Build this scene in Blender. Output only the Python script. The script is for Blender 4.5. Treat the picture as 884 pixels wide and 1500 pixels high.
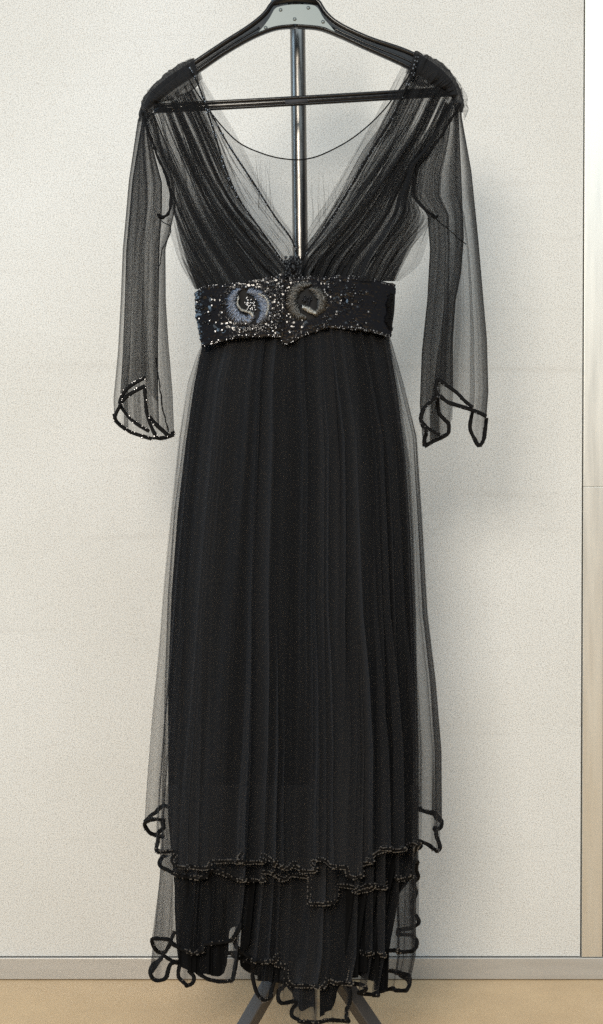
import bpy, math, random
import numpy as np
from mathutils import Vector, Matrix

for o in list(bpy.data.objects):
    bpy.data.objects.remove(o)
S = bpy.context.scene
C = S.collection
R = math.radians

# ------------------------------------------------------------------ camera
CAMZ = 0.838          # the lens is this high above the floor
DIST = 2.0            # metres from the lens to the hanger
cam_d = bpy.data.cameras.new('camera')
cam = bpy.data.objects.new('camera', cam_d); C.objects.link(cam)
cam.location = (0, -DIST, CAMZ); cam.rotation_euler = (R(90), 0, 0)
cam_d.sensor_fit = 'VERTICAL'; cam_d.sensor_height = 36; cam_d.lens = 36 * DIST / 1.5
cam_d.clip_end = 60; cam_d.clip_start = 0.05
S.camera = cam
# ------------------------------------------------------------------ world, lamps, exposure
w = bpy.data.worlds.new('World'); S.world = w; w.use_nodes = True
bg = w.node_tree.nodes['Background']
bg.inputs[0].default_value = (0.93, 0.96, 1.0, 1); bg.inputs[1].default_value = 0.20
S.view_settings.view_transform = 'Standard'; S.view_settings.look = 'None'
S.view_settings.exposure = 0.0; S.view_settings.gamma = 1.0

def area(name, loc, aim, sx, sy, power, col):
    d = bpy.data.lights.new(name, 'AREA'); d.shape = 'RECTANGLE'; d.size = sx; d.size_y = sy
    d.energy = power; d.color = col
    o = bpy.data.objects.new(name, d); C.objects.link(o); o.location = loc
    o.rotation_euler = (Vector(aim) - Vector(loc)).to_track_quat('-Z', 'Y').to_euler()
    return o
area('ceiling_lamp', (0.8, -2.1, 2.62), (0.8, -2.1, 0), 3.2, 2.6, 56, (0.76, 0.915, 1.0))
area('window_light', (-2.5, -0.75, 1.75), (0, 0.0, 1.0), 1.0, 1.5, 25, (0.56, 0.79, 1.0))
area('room_lamp', (-0.6, -3.2, 1.9), (0.55, 0, 0.50), 1.05, 0.8, 91, (1.0, 0.915, 0.785))

S.cycles.max_bounces = 8
S.cycles.transparent_max_bounces = 48
S.cycles.diffuse_bounces = 4
S.cycles.glossy_bounces = 3
S.cycles.sample_clamp_indirect = 2.0
S.cycles.use_denoising = False
S.cycles.denoising_input_passes = 'RGB_ALBEDO_NORMAL'; S.cycles.denoising_prefilter = 'NONE'

# ------------------------------------------------------------------ helpers
def W(px, py, y=0.0):
    """photo pixel at depth y (metres behind the hanger) -> world point"""
    k = (DIST + y) / DIST / 1000.0
    return ((px - 442) * k, y, CAMZ + (750 - py) * k)

def WA(px, py, y):
    k = (DIST + y) / DIST / 1000.0
    return np.stack([(px - 442) * k, y, CAMZ + (750 - py) * k], -1)

rng = np.random.default_rng(7)
_tab = rng.random((256, 256)) * 2 - 1
def vn(x, y, seed=0):
    """smooth value noise, -1..1"""
    x = np.asarray(x, float) + seed * 17.31; y = np.asarray(y, float) + seed * 9.77
    x, y = np.broadcast_arrays(x, y)
    xi = np.floor(x).astype(int); yi = np.floor(y).astype(int)
    fx = x - xi; fy = y - yi
    fx = fx * fx * fx * (fx * (fx * 6 - 15) + 10); fy = fy * fy * fy * (fy * (fy * 6 - 15) + 10)
    g = lambda a, b: _tab[(a) % 256, (b) % 256]
    return (g(xi, yi) * (1 - fx) + g(xi + 1, yi) * fx) * (1 - fy) + (g(xi, yi + 1) * (1 - fx) + g(xi + 1, yi + 1) * fx) * fy

def poly(pts, n, smooth=True, u=None):
    """resample a polyline by chord length with Catmull-Rom smoothing"""
    p = np.array([list(q) + [0] * (3 - len(q)) for q in pts], float)
    d = np.r_[0, np.cumsum(np.hypot(np.diff(p[:, 0]), np.diff(p[:, 1])) + 1e-6)]
    d /= d[-1]
    t = np.linspace(0, 1, n) if u is None else u
    i = np.clip(np.searchsorted(d, t, side='right') - 1, 0, len(p) - 2)
    f = ((t - d[i]) / (d[i + 1] - d[i]))[:, None]
    p1, p2 = p[i], p[i + 1]
    if not smooth:
        return p1 + (p2 - p1) * f
    h = (d[i + 1] - d[i])[:, None]
    m = np.zeros_like(p)
    sl = np.diff(p, axis=0) / np.diff(d)[:, None]
    m[1:-1] = (sl[1:] + sl[:-1]) / 2
    # limit overshoot
    lim = 2.0 * np.minimum(np.abs(sl[1:]), np.abs(sl[:-1]))
    m[1:-1] = np.clip(m[1:-1], -np.maximum(lim, 1e-9), np.maximum(lim, 1e-9))
    m[0], m[-1] = sl[0], sl[-1]
    m1, m2 = m[i], m[i + 1]
    f2, f3 = f * f, f * f * f
    return p1 * (2 * f3 - 3 * f2 + 1) + m1 * h * (f3 - 2 * f2 + f) + p2 * (-2 * f3 + 3 * f2) + m2 * h * (f3 - f2)

def smooth_line(q, k):
    w_ = np.hanning(k + 2)[1:-1]; w_ /= w_.sum(); h = k // 2
    pad = np.concatenate([2 * q[:1] - q[h:0:-1], q, 2 * q[-1:] - q[-2:-h - 2:-1]])
    return np.stack([np.convolve(pad[:, c], w_, 'valid') for c in range(q.shape[1])], -1)

def curve_fn(pts):
    a = np.array(pts, float)
    return lambda y: np.interp(y, a[:, 0], a[:, 1])

def link(name, me, mat, parent=None):
    o = bpy.data.objects.new(name, me); C.objects.link(o)
    if mat is not None:
        me.materials.append(mat)
    if parent is not None:
        o.parent = parent
    return o

def mesh_np(name, V, F, smooth=True):
    """V (n,3); F (m,k) one face size, or list of arrays"""
    me = bpy.data.meshes.new(name)
    Fs = F if isinstance(F, list) else [F]
    me.vertices.add(len(V)); me.vertices.foreach_set('co', np.asarray(V, np.float32).ravel())
    idx = np.concatenate([f.ravel() for f in Fs]).astype(np.int32)
    tot = np.concatenate([np.full(len(f), f.shape[1]) for f in Fs]).astype(np.int32)
    st = np.r_[0, np.cumsum(tot)[:-1]].astype(np.int32)
    me.loops.add(len(idx)); me.loops.foreach_set('vertex_index', idx)
    me.polygons.add(len(tot)); me.polygons.foreach_set('loop_start', st); me.polygons.foreach_set('loop_total', tot)
    me.polygons.foreach_set('use_smooth', np.full(len(tot), smooth))
    me.update(calc_edges=True); me.validate()
    return me

def grid_faces(nv, nu, off=0, wrap=False):
    j = np.arange(nv - 1)[:, None]; i = np.arange(nu if wrap else nu - 1)[None, :]
    i2 = (i + 1) % nu
    a = j * nu + i; b = j * nu + i2; c = (j + 1) * nu + i2; d = (j + 1) * nu + i
    return np.stack([a, b, c, d], -1).reshape(-1, 4) + off

def cloth(name, P, mat, parent, full=None):
    """full: how much cloth is gathered into each point (1 = laid flat)"""
    nv, nu = P.shape[:2]
    me = mesh_np(name, P.reshape(-1, 3), grid_faces(nv, nu))
    a = me.attributes.new('fullness', 'FLOAT', 'POINT')
    f = np.ones(nv * nu) if full is None else np.broadcast_to(full, (nv, nu)).ravel()
    a.data.foreach_set('value', f.astype(np.float32))
    return link(name, me, mat, parent)
def uv_grid(P):
    nv, nu = P.shape[:2]
    return np.meshgrid(np.linspace(0, 1, nu), np.linspace(0, 1, nv))
def gathers(P, seed, shear=0.0, bottom=0.0, top=0.0, terms=((.55, 24, 1.6), (.45, 70, 2.4))):
    U, V = uv_grid(P)
    e = sum(a * vn((U - shear * V) * fu, V * fv, seed + 3 * i) for i, (a, fu, fv) in enumerate(terms))
    return np.exp(e) * (1 + bottom * V ** 2 + top * (1 - V) ** 3)

def resample3(P, step):
    P = np.asarray(P, float)
    d = np.r_[0, np.cumsum(np.linalg.norm(np.diff(P, axis=0), axis=1))]
    n = max(2, int(d[-1] / step) + 1)
    t = np.linspace(0, d[-1], n)
    return np.stack([np.interp(t, d, P[:, k]) for k in range(3)], -1)

def frames(P):
    T = np.gradient(P, axis=0); T /= np.linalg.norm(T, axis=1)[:, None] + 1e-12
    up = np.array([0, 1.0, 0.05])
    A = np.cross(T, up); n = np.linalg.norm(A, axis=1)
    A[n < .05] = np.array([1.0, 0, 0]); A /= np.linalg.norm(A, axis=1)[:, None]
    B = np.cross(A, T)
    return T, A, B

def tube_np(P, r, k=8, fa=1.0, fb=1.0, caps=True):
    P = np.asarray(P, float); n = len(P)
    T, A, B = frames(P)
    r = np.broadcast_to(np.asarray(r, float), (n,))
    th = np.arange(k) / k * 2 * np.pi
    V = P[:, None, :] + r[:, None, None] * (fa * np.cos(th)[None, :, None] * A[:, None, :] + fb * np.sin(th)[None, :, None] * B[:, None, :])
    F = [grid_faces(n, k, wrap=True)]
    V = V.reshape(-1, 3)
    if caps:
        F.append(np.array([list(range(k))[::-1]])); F.append(np.array([[(n - 1) * k + i for i in range(k)]]))
    return V, F

def tube(name, P, r, mat, parent=None, k=8, fa=1.0, fb=1.0):
    V, F = tube_np(P, r, k, fa, fb)
    if k == 4:
        return link(name, mesh_np(name, V, F, smooth=False), mat, parent)
    return link(name, mesh_np(name, V, F), mat, parent)

# small bead: a squashed 6x3 sphere
def bead_proto(n=6):
    V = [(0, 0, 1)]
    for z, rr in ((.5, .87), (-.5, .87)):
        for i in range(n):
            a = 2 * math.pi * (i + (0.5 if z < 0 else 0)) / n
            V.append((rr * math.cos(a), rr * math.sin(a), z))
    V.append((0, 0, -1))
    F3 = []
    for i in range(n):
        j = (i + 1) % n
        F3 += [(0, 1 + i, 1 + j), (1 + i, 1 + n + i, 1 + j), (1 + j, 1 + n + i, 1 + n + j), (1 + n + i, 1 + 2 * n, 1 + n + j)]
    return np.array(V, float), np.array(F3)
BV, BF = bead_proto()
def scatter(proto, centers, scale, rot=None):
    """copies of a small prototype as one vertex and face array"""
    V0, F0 = proto
    n = len(centers)
    sc = np.asarray(scale, float)
    if sc.ndim == 0: sc = np.full(n, sc)
    if sc.ndim == 1: sc = np.repeat(sc[:, None], 3, 1)
    V = V0[None] * sc[:, None, :]
    if rot is not None:
        V = np.einsum('nij,nkj->nki', rot, V)
    V = V + centers[:, None, :]
    F = F0[None] + (np.arange(n) * len(V0))[:, None, None]
    return V.reshape(-1, 3), F.reshape(-1, F0.shape[1])

def join(parts):
    Vs, Fs, off = [], [], 0
    for V, F in parts:
        for f in (F if isinstance(F, list) else [F]):
            Fs.append(np.asarray(f) + off)
        Vs.append(V); off += len(V)
    return np.concatenate(Vs), Fs

def trim(P, mat, parent, r=0.0034, name='beaded_trim', rows=4, seed=0, pitch=0.0030, fuzz=0, glint=None):
    """a corded edge carrying rows of small bright beads as painted glints, ragged along its outer side"""
    g = np.random.default_rng(100 + seed)
    Q = resample3(P, 0.0030)
    n = len(Q)
    if n < 4: return None
    rr = r * (1 + 0.12 * vn(np.arange(n) * 0.35, 0, seed) + 0.04 * g.standard_normal(n))
    core = tube_np(Q, np.clip(rr * .86, r * .5, r * 1.4), 6)
    B = []
    Tq, A, Bn = frames(Q)
    p = np.clip((-Q[:, 1] - .034) / .025, 0.06, .85) if glint is None else np.full(n, glint)  # bright beads stand in for glints, mostly on the forward parts
    for k, ang in enumerate((-.95, .95, -2.2, 2.2)):          # two rows to the front, two round the back
        th = -np.pi / 2 + ang + 0.18 * vn(np.arange(n) * .2, k, seed)
        off = (np.cos(th) * rr * .86)[:, None] * A + (np.sin(th) * rr * .86)[:, None] * Bn
        keep = g.random(n) < (p if k < 2 else p * .5)
        B.append((Q + off + Tq * (0.0006 * g.standard_normal(n))[:, None])[keep])
    if sum(len(b_) for b_ in B) == 0: B.append(Q[:1])
    B = np.concatenate(B)
    beads = scatter((BV, BF), B, 0.00120 * (1 + .22 * g.standard_normal(len(B))).clip(.6, 1.5))
    V, F = join([core, beads])
    nc = sum(len(f) for f in core[1])
    o = link(name, mesh_np(name, V, F, smooth=False), M['cord'], parent)
    o.data.materials.append(mat)
    o.data.polygons.foreach_set('material_index', (np.arange(len(o.data.polygons)) >= nc).astype(np.int32))
    return o

# ------------------------------------------------------------------ materials
def new_mat(name):
    m = bpy.data.materials.new(name); m.use_nodes = True
    nt = m.node_tree
    for n in list(nt.nodes): nt.nodes.remove(n)
    out = nt.nodes.new('ShaderNodeOutputMaterial')
    return m, nt, out
def N(nt, t, **kw):
    n = nt.nodes.new(t)
    for k, v in kw.items():
        if k in n.inputs: n.inputs[k].default_value = v
        else: setattr(n, k, v)
    return n
def L(nt, a, b): nt.links.new(a, b)
def math_n(nt, op, a, b=None, clamp=False):
    n = nt.nodes.new('ShaderNodeMath'); n.operation = op; n.use_clamp = clamp
    for i, v in enumerate((a, b)):
        if v is None: continue
        if isinstance(v, (int, float)): n.inputs[i].default_value = v
        else: nt.links.new(v, n.inputs[i])
    return n.outputs[0]

def tulle(name, alpha, col=(0.0135, 0.0138, 0.0150), weave=0.55, sheen=0.03, scale=900):
    """open net: the share of thread in the line of sight grows as the cloth turns edge-on"""
    m, nt, out = new_mat(name)
    geo = N(nt, 'ShaderNodeNewGeometry')
    dot = nt.nodes.new('ShaderNodeVectorMath'); dot.operation = 'DOT_PRODUCT'
    L(nt, geo.outputs['Normal'], dot.inputs[0]); L(nt, geo.outputs['Incoming'], dot.inputs[1])
    c = math_n(nt, 'MAXIMUM', math_n(nt, 'ABSOLUTE', dot.outputs['Value']), 0.14)
    inv = math_n(nt, 'DIVIDE', 1.0, c)
    tc = N(nt, 'ShaderNodeTexCoord')
    nz = N(nt, 'ShaderNodeTexNoise', Scale=scale, Detail=1.0, Roughness=.6)
    L(nt, tc.outputs['Object'], nz.inputs['Vector'])
    # a diagonal twill-like net
    mp = N(nt, 'ShaderNodeMapping'); mp.inputs['Rotation'].default_value = (0, R(38), 0)
    L(nt, tc.outputs['Object'], mp.inputs['Vector'])
    wv = N(nt, 'ShaderNodeTexWave', Scale=150.0, Distortion=1.2, Detail=1.0); wv.inputs['Detail Scale'].default_value = 6
    wv.bands_direction = 'X'
    L(nt, mp.outputs['Vector'], wv.inputs['Vector'])
    a1 = math_n(nt, 'MULTIPLY', math_n(nt, 'SUBTRACT', nz.outputs['Fac'], 0.5), weave * 3.2)
    a2 = math_n(nt, 'MULTIPLY', math_n(nt, 'SUBTRACT', wv.outputs['Fac'], 0.5), weave * 0.5)
    k = math_n(nt, 'ADD', math_n(nt, 'ADD', a1, a2), 1.0)
    al = math_n(nt, 'MINIMUM', math_n(nt, 'MAXIMUM', math_n(nt, 'MULTIPLY', k, alpha), 0.01), 0.985)
    T = math_n(nt, 'POWER', math_n(nt, 'SUBTRACT', 1.0, al), inv)
    fac = math_n(nt, 'SUBTRACT', 1.0, T, clamp=True)
    at = N(nt, 'ShaderNodeAttribute'); at.attribute_name = 'fullness'
    T = math_n(nt, 'POWER', T, at.outputs['Fac'])
    fac = math_n(nt, 'SUBTRACT', 1.0, T, clamp=True)
    tr = N(nt, 'ShaderNodeBsdfTransparent')
    pb = N(nt, 'ShaderNodeBsdfPrincipled', Roughness=.75)
    pb.inputs['Base Color'].default_value = (*col, 1)
    pb.inputs['Specular IOR Level'].default_value = 0.07
    pb.inputs['Sheen Weight'].default_value = sheen; pb.inputs['Sheen Roughness'].default_value = .5
    pb.inputs['Sheen Tint'].default_value = (.5, .5, .55, 1)
    mx = N(nt, 'ShaderNodeMixShader')
    L(nt, fac, mx.inputs[0]); L(nt, tr.outputs[0], mx.inputs[1]); L(nt, pb.outputs[0], mx.inputs[2])
    L(nt, mx.outputs[0], out.inputs[0])
    return m

def solid(name, col, rough=.5, metal=0.0, spec=.5, sheen=0.0, coat=0.0, noise=0.0, nscale=60, bump=0.0, bscale=400, stretch=None):
    m, nt, out = new_mat(name)
    pb = N(nt, 'ShaderNodeBsdfPrincipled', Roughness=rough, Metallic=metal)
    pb.inputs['Specular IOR Level'].default_value = spec
    pb.inputs['Base Color'].default_value = (*col, 1)
    pb.inputs['Sheen Weight'].default_value = sheen
    pb.inputs['Sheen Tint'].default_value = (.5, .5, .55, 1)
    pb.inputs['Coat Weight'].default_value = coat; pb.inputs['Coat Roughness'].default_value = .12
    tc = N(nt, 'ShaderNodeTexCoord')
    src = tc.outputs['Object']
    if stretch:
        mp = N(nt, 'ShaderNodeMapping'); mp.inputs['Scale'].default_value = stretch
        L(nt, src, mp.inputs['Vector']); src = mp.outputs['Vector']
    if noise:
        nz = N(nt, 'ShaderNodeTexNoise', Scale=nscale, Detail=4.0, Roughness=.6); L(nt, src, nz.inputs['Vector'])
        rp = N(nt, 'ShaderNodeValToRGB')
        rp.color_ramp.elements[0].position = .3; rp.color_ramp.elements[1].position = .7
        rp.color_ramp.elements[0].color = (*[c * (1 - noise) for c in col], 1)
        rp.color_ramp.elements[1].color = (*[min(1, c * (1 + noise)) for c in col], 1)
        L(nt, nz.outputs['Fac'], rp.inputs[0]); L(nt, rp.outputs[0], pb.inputs['Base Color'])
        rr = math_n(nt, 'ADD', math_n(nt, 'MULTIPLY', nz.outputs['Fac'], .25 * (1 if rough > .1 else 0)), rough - .12, clamp=True)
        L(nt, rr, pb.inputs['Roughness'])
    if bump:
        nb = N(nt, 'ShaderNodeTexNoise', Scale=bscale, Detail=2.0); L(nt, src, nb.inputs['Vector'])
        bp = N(nt, 'ShaderNodeBump', Strength=bump, Distance=.002); L(nt, nb.outputs['Fac'], bp.inputs['Height'])
        L(nt, bp.outputs[0], pb.inputs['Normal'])
    L(nt, pb.outputs[0], out.inputs[0])
    return m

M = {}
M['net_faint'] = tulle('net_faint', 0.16, weave=.5)
M['net_light'] = tulle('net_light', 0.24)
M['net'] = tulle('net', 0.24)
M['net_bodice'] = tulle('net_bodice', 0.255)
M['net_sleeve'] = tulle('net_sleeve', 0.29)
M['net_skirt'] = tulle('net_skirt', 0.20, col=(0.027, 0.0277, 0.0305))
M['net_under'] = tulle('net_under', 0.46)
M['net_dense'] = tulle('net_dense', 0.52, weave=.4)
M['net_seam'] = tulle('net_seam', 0.78, weave=.25)
M['lining'] = solid('lining', (0.0035, 0.0036, 0.0040), rough=.8, spec=.06, sheen=.02, noise=.25, nscale=500, bump=.25, bscale=1200)
M['bead'] = solid('glint_grey_bead', (0.16, 0.16, 0.165), rough=.22, metal=.8, spec=.6)  # black beads coloured grey metal so that their glints show
M['jet'] = solid('jet_bead', (0.006, 0.006, 0.007), rough=.14, spec=.5)
M['cord'] = solid('black_cord', (0.003, 0.003, 0.0035), rough=.7, spec=.12)
M['sequin'] = solid('black_sequin', (0.006, 0.0065, 0.009), rough=.13, metal=.16, spec=.5)
M['band'] = solid('belt_cloth', (0.006, 0.006, 0.007), rough=.7, spec=.25)
M['silver'] = solid('blue_silver_thread', (0.19, 0.215, 0.27), rough=.42, metal=.85, noise=.3, nscale=300)
M['pale'] = solid('pale_silver_thread', (0.42, 0.41, 0.38), rough=.35, metal=.8)
M['pewter'] = solid('pewter_thread', (0.115, 0.112, 0.106), rough=.42, metal=.85, noise=.3, nscale=300)
M['plastic'] = solid('black_plastic', (0.006, 0.006, 0.007), rough=.15, spec=.36, noise=.1, nscale=120)
M['plate'] = solid('satin_plate', (0.15, 0.168, 0.168), rough=.42, metal=.7, noise=.10, nscale=25)
M['chrome'] = solid('worn_chrome', (0.17, 0.165, 0.158), rough=.30, metal=1.0, noise=.28, nscale=26, stretch=(3, 3, .35), bump=.10, bscale=90)
M['leg'] = solid('grey_painted_steel', (0.050, 0.046, 0.044), rough=.45, metal=.1, noise=.15, nscale=40)
M['alu'] = solid('satin_aluminium', (0.80, 0.785, 0.735), rough=.41, metal=.90, noise=.018, nscale=9, stretch=(6, 6, .4))
M['rail'] = solid('aluminium_rail', (0.54, 0.525, 0.50), rough=.45, metal=.5, noise=.06, nscale=9, stretch=(.5, 6, 6))
M['gap'] = solid('dark_gasket', (0.03, 0.03, 0.035), rough=.8)

def wall_mat():
    m, nt, out = new_mat('speckled_wallcovering')
    tc = N(nt, 'ShaderNodeTexCoord')
    n1 = N(nt, 'ShaderNodeTexNoise', Scale=600.0, Detail=1.0, Roughness=.5); L(nt, tc.outputs['Object'], n1.inputs['Vector'])
    n2 = N(nt, 'ShaderNodeTexNoise', Scale=2.4, Detail=4.0); L(nt, tc.outputs['Object'], n2.inputs['Vector'])
    n3 = N(nt, 'ShaderNodeTexVoronoi', Scale=260.0); L(nt, tc.outputs['Object'], n3.inputs['Vector'])
    r1 = N(nt, 'ShaderNodeValToRGB'); e = r1.color_ramp.elements
    e[0].position = .32; e[0].color = (.50, .485, .46, 1)
    e[1].position = .50; e[1].color = (.770, .772, .757, 1)
    e.new(.41).color = (.615, .612, .595, 1); e.new(.66).color = (.835, .837, .822, 1)
    L(nt, n1.outputs['Fac'], r1.inputs[0])
    # sparse darker flecks
    fl = math_n(nt, 'LESS_THAN', n3.outputs['Distance'], 0.30)
    wn = math_n(nt, 'GREATER_THAN', n3.outputs['Color'], 0.62)
    fk = math_n(nt, 'MULTIPLY', math_n(nt, 'MULTIPLY', fl, wn), .34)
    mx = N(nt, 'ShaderNodeMix', data_type='RGBA'); mx.inputs['B'].default_value = (.40, .37, .33, 1)
    L(nt, fk, mx.inputs['Factor']); L(nt, r1.outputs[0], mx.inputs['A'])
    # broad unevenness of an old surface
    m2 = N(nt, 'ShaderNodeMix', data_type='RGBA', blend_type='MULTIPLY'); m2.inputs['Factor'].default_value = 1
    r2 = N(nt, 'ShaderNodeValToRGB'); r2.color_ramp.elements[0].position = .3; r2.color_ramp.elements[1].position = .7
    r2.color_ramp.elements[0].color = (.90, .89, .868, 1); r2.color_ramp.elements[1].color = (1, 1, 1, 1)
    mp = N(nt, 'ShaderNodeMapping'); mp.inputs['Scale'].default_value = (2.2, 1, 46); L(nt, tc.outputs['Object'], mp.inputs['Vector'])
    n4 = N(nt, 'ShaderNodeTexNoise', Scale=1.0, Detail=3.0); L(nt, mp.outputs['Vector'], n4.inputs['Vector'])
    sc = math_n(nt, 'MULTIPLY', math_n(nt, 'MAXIMUM', math_n(nt, 'SUBTRACT', n4.outputs['Fac'], .62), 0.0), 1.1)
    m3 = N(nt, 'ShaderNodeMix', data_type='RGBA'); m3.inputs['B'].default_value = (.45, .42, .38, 1)
    L(nt, sc, m3.inputs['Factor']); L(nt, mx.outputs['Result'], m3.inputs['A'])
    L(nt, n2.outputs['Fac'], r2.inputs[0]); L(nt, m3.outputs['Result'], m2.inputs['A']); L(nt, r2.outputs[0], m2.inputs['B'])
    pb = N(nt, 'ShaderNodeBsdfPrincipled', Roughness=.6); pb.inputs['Specular IOR Level'].default_value = .3
    L(nt, m2.outputs['Result'], pb.inputs['Base Color'])
    bp = N(nt, 'ShaderNodeBump', Strength=.35, Distance=.0015); L(nt, n1.outputs['Fac'], bp.inputs['Height']); L(nt, bp.outputs[0], pb.inputs['Normal'])
    L(nt, pb.outputs[0], out.inputs[0])
    return m
M['wall'] = wall_mat()

def floor_mat():
    m, nt, out = new_mat('tan_linoleum')
    tc = N(nt, 'ShaderNodeTexCoord')
    n1 = N(nt, 'ShaderNodeTexNoise', Scale=14.0, Detail=6.0, Roughness=.65); L(nt, tc.outputs['Object'], n1.inputs['Vector'])
    n2 = N(nt, 'ShaderNodeTexNoise', Scale=260.0, Detail=2.0); L(nt, tc.outputs['Object'], n2.inputs['Vector'])
    s = math_n(nt, 'ADD', math_n(nt, 'MULTIPLY', n1.outputs['Fac'], .55), math_n(nt, 'MULTIPLY', n2.outputs['Fac'], .45))
    r1 = N(nt, 'ShaderNodeValToRGB'); e = r1.color_ramp.elements
    e[0].position = .34; e[0].color = (.57, .395, .22, 1); e[1].position = .66; e[1].color = (.71, .51, .30, 1)
    L(nt, s, r1.inputs[0])
    pb = N(nt, 'ShaderNodeBsdfPrincipled', Roughness=.42); pb.inputs['Specular IOR Level'].default_value = .4
    L(nt, r1.outputs[0], pb.inputs['Base Color'])
    L(nt, math_n(nt, 'ADD', math_n(nt, 'MULTIPLY', n1.outputs['Fac'], .25), .28), pb.inputs['Roughness'])
    L(nt, pb.outputs[0], out.inputs[0])
    return m
M['floor'] = floor_mat()

# ------------------------------------------------------------------ setting
def box(name, x0, x1, y0, y1, z0, z1, mat, parent=None, skew=0.0, bev=0.0):
    """axis box; skew shifts the x of its foot against its head"""
    me = bpy.data.meshes.new(name)
    v = [(x0 + skew, y0, z0), (x1 + skew, y0, z0), (x1 + skew, y1, z0), (x0 + skew, y1, z0), (x0, y0, z1), (x1, y0, z1), (x1, y1, z1), (x0, y1, z1)]
    f = [(3, 2, 1, 0), (4, 5, 6, 7), (0, 1, 5, 4), (1, 2, 6, 5), (2, 3, 7, 6), (3, 0, 4, 7)]
    me.from_pydata(v, [], f); me.update()
    o = link(name, me, mat, parent)
    if bev:
        b = o.modifiers.new('edge', 'BEVEL'); b.width = bev; b.segments = 2
    return o
def tag(o, label=None, cat=None, kind=None, group=None):
    if label: o['label'] = label
    if cat: o['category'] = cat
    if kind: o['kind'] = kind
    if group: o['group'] = group
    return o

WY = 0.45
kx = (DIST + WY) / DIST / 1000
def wx(px): return (px - 442) * kx
def wz(py): return CAMZ + (750 - py) * kx
fl = link('floor', mesh_np('floor', np.array([(-4, -5, 0), (4, -5, 0), (4, WY + .06, 0), (-4, WY + .06, 0)]), np.array([[0, 1, 2, 3]]), False), M['floor'])
tag(fl, 'tan linoleum floor under the dress stand, running to the wall rail', kind='structure')
ZT = 2.75
wall = box('wall', -4, wx(857), WY + .012, WY + .05, wz(1402) - .004, ZT, M['wall'])
tag(wall, 'off white speckled wall panel behind the black dress', kind='structure')
# the panel's own face stands proud of the gaskets
skew_full = -5 * kx
# panel face edge leans by a hair, as in the picture
pf = box('panel_face', -4, wx(853), WY, WY + .010, wz(1400.5), ZT, M['wall'], wall)
for vtx in pf.data.vertices:
    if vtx.co.x > 0: vtx.co.x = wx(855.5) + (wx(850) - wx(855.5)) * (wz(0) - vtx.co.z) / (wz(0) - wz(1400))
gk = box('gasket', wx(846), wx(892), WY + .0102, WY + .0115, wz(1402), ZT, M['gap'], wall)
def post(name, pyt, pyb, x0t, x0b, x1t, x1b, par):
    me = bpy.data.meshes.new(name); zt, zb = (ZT if pyt < 0 else wz(pyt)), wz(pyb)
    ext = (zt - wz(0)) / (wz(0) - wz(1400)) if pyt < 0 else 0
    X = lambda a, b, t: wx(a + (b - a) * t)
    y0, y1 = WY - .004, WY + .010
    t0, t1 = (pyt / 1400 if pyt >= 0 else -ext), pyb / 1400
    v = []
    for t, z in ((t1, zb), (t0, zt)):
        v += [(X(x0t, x0b, t), y0, z), (X(x1t, x1b, t), y0, z), (X(x1t, x1b, t), y1, z), (X(x0t, x0b, t), y1, z)]
    f = [(3, 2, 1, 0), (4, 5, 6, 7), (0, 1, 5, 4), (1, 2, 6, 5), (2, 3, 7, 6), (3, 0, 4, 7)]
    me.from_pydata(v, [], f); me.update()
    o = link(name, me, M['alu'], par)
    b = o.modifiers.new('edge', 'BEVEL'); b.width = .0008; b.segments = 2
    return o
post('frame_post', -1, 712.8, 857, 852, 886, 882, wall)
post('frame_post', 713.0, 1401, 857, 852, 886, 882, wall)
p2 = box('panel_face', wx(884.5), 4, WY, WY + .010, wz(1400.5), ZT, M['wall'], wall)
rail = box('bottom_rail', -4, 4, WY - .006, WY + .02, wz(1433), wz(1402), M['rail'], wall, bev=.001)
box('rail_gap', -4, 4, WY + .004, WY + .02, 0.001, wz(1433) - .0005, M['gap'], wall)

# ------------------------------------------------------------------ garment stand (pole and legs)
def empty(name, loc):
    o = bpy.data.objects.new(name, None); C.objects.link(o); o.location = loc; o.empty_display_size = .05
    bpy.context.view_layer.update()
    return o
def adopt(root):
    """children were modelled in world space: keep them there under the moved root"""
    inv = root.matrix_world.inverted()
    for ch in root.children:
        ch.matrix_parent_inverse = inv
PY = 0.085
stand = empty('garment_stand', (W(441, 1390, PY)[0], PY, 0))
tag(stand, 'worn chrome pole on splayed dark grey legs standing behind the black dress', 'garment stand')
tube('pole', [W(435.2, -60, PY), W(436.5, 60, PY), W(440, 340, PY), W(446, 1000, PY), W(447, 1375, PY)], .0117, M['chrome'], stand, k=28)
hub = tube('hub', [W(447, 1352, PY), W(447, 1388, PY)], .019, M['leg'], stand, k=20)
def leg_bar(a, b):
    a, b = Vector(a), Vector(b)
    return tube('leg', [tuple(a), tuple(b)], .0150, M['leg'], stand, k=4)
for (fx, fy) in ((-0.124, 0.03), (0.142, 0.03), (0.0, 0.33)):
    hubp = Vector(W(447, 1372, PY)); d = Vector((fx, fy - PY, 0)).normalized()
    lg = leg_bar(hubp + d * .012, (hubp.x + fx, fy, .010))
    lg.modifiers.new('edge', 'BEVEL').width = .0012
    ft = tube('foot', [(hubp.x + fx, fy, .001), (hubp.x + fx, fy, .016)], .014, M['plastic'], lg, k=12)
adopt(stand)

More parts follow.
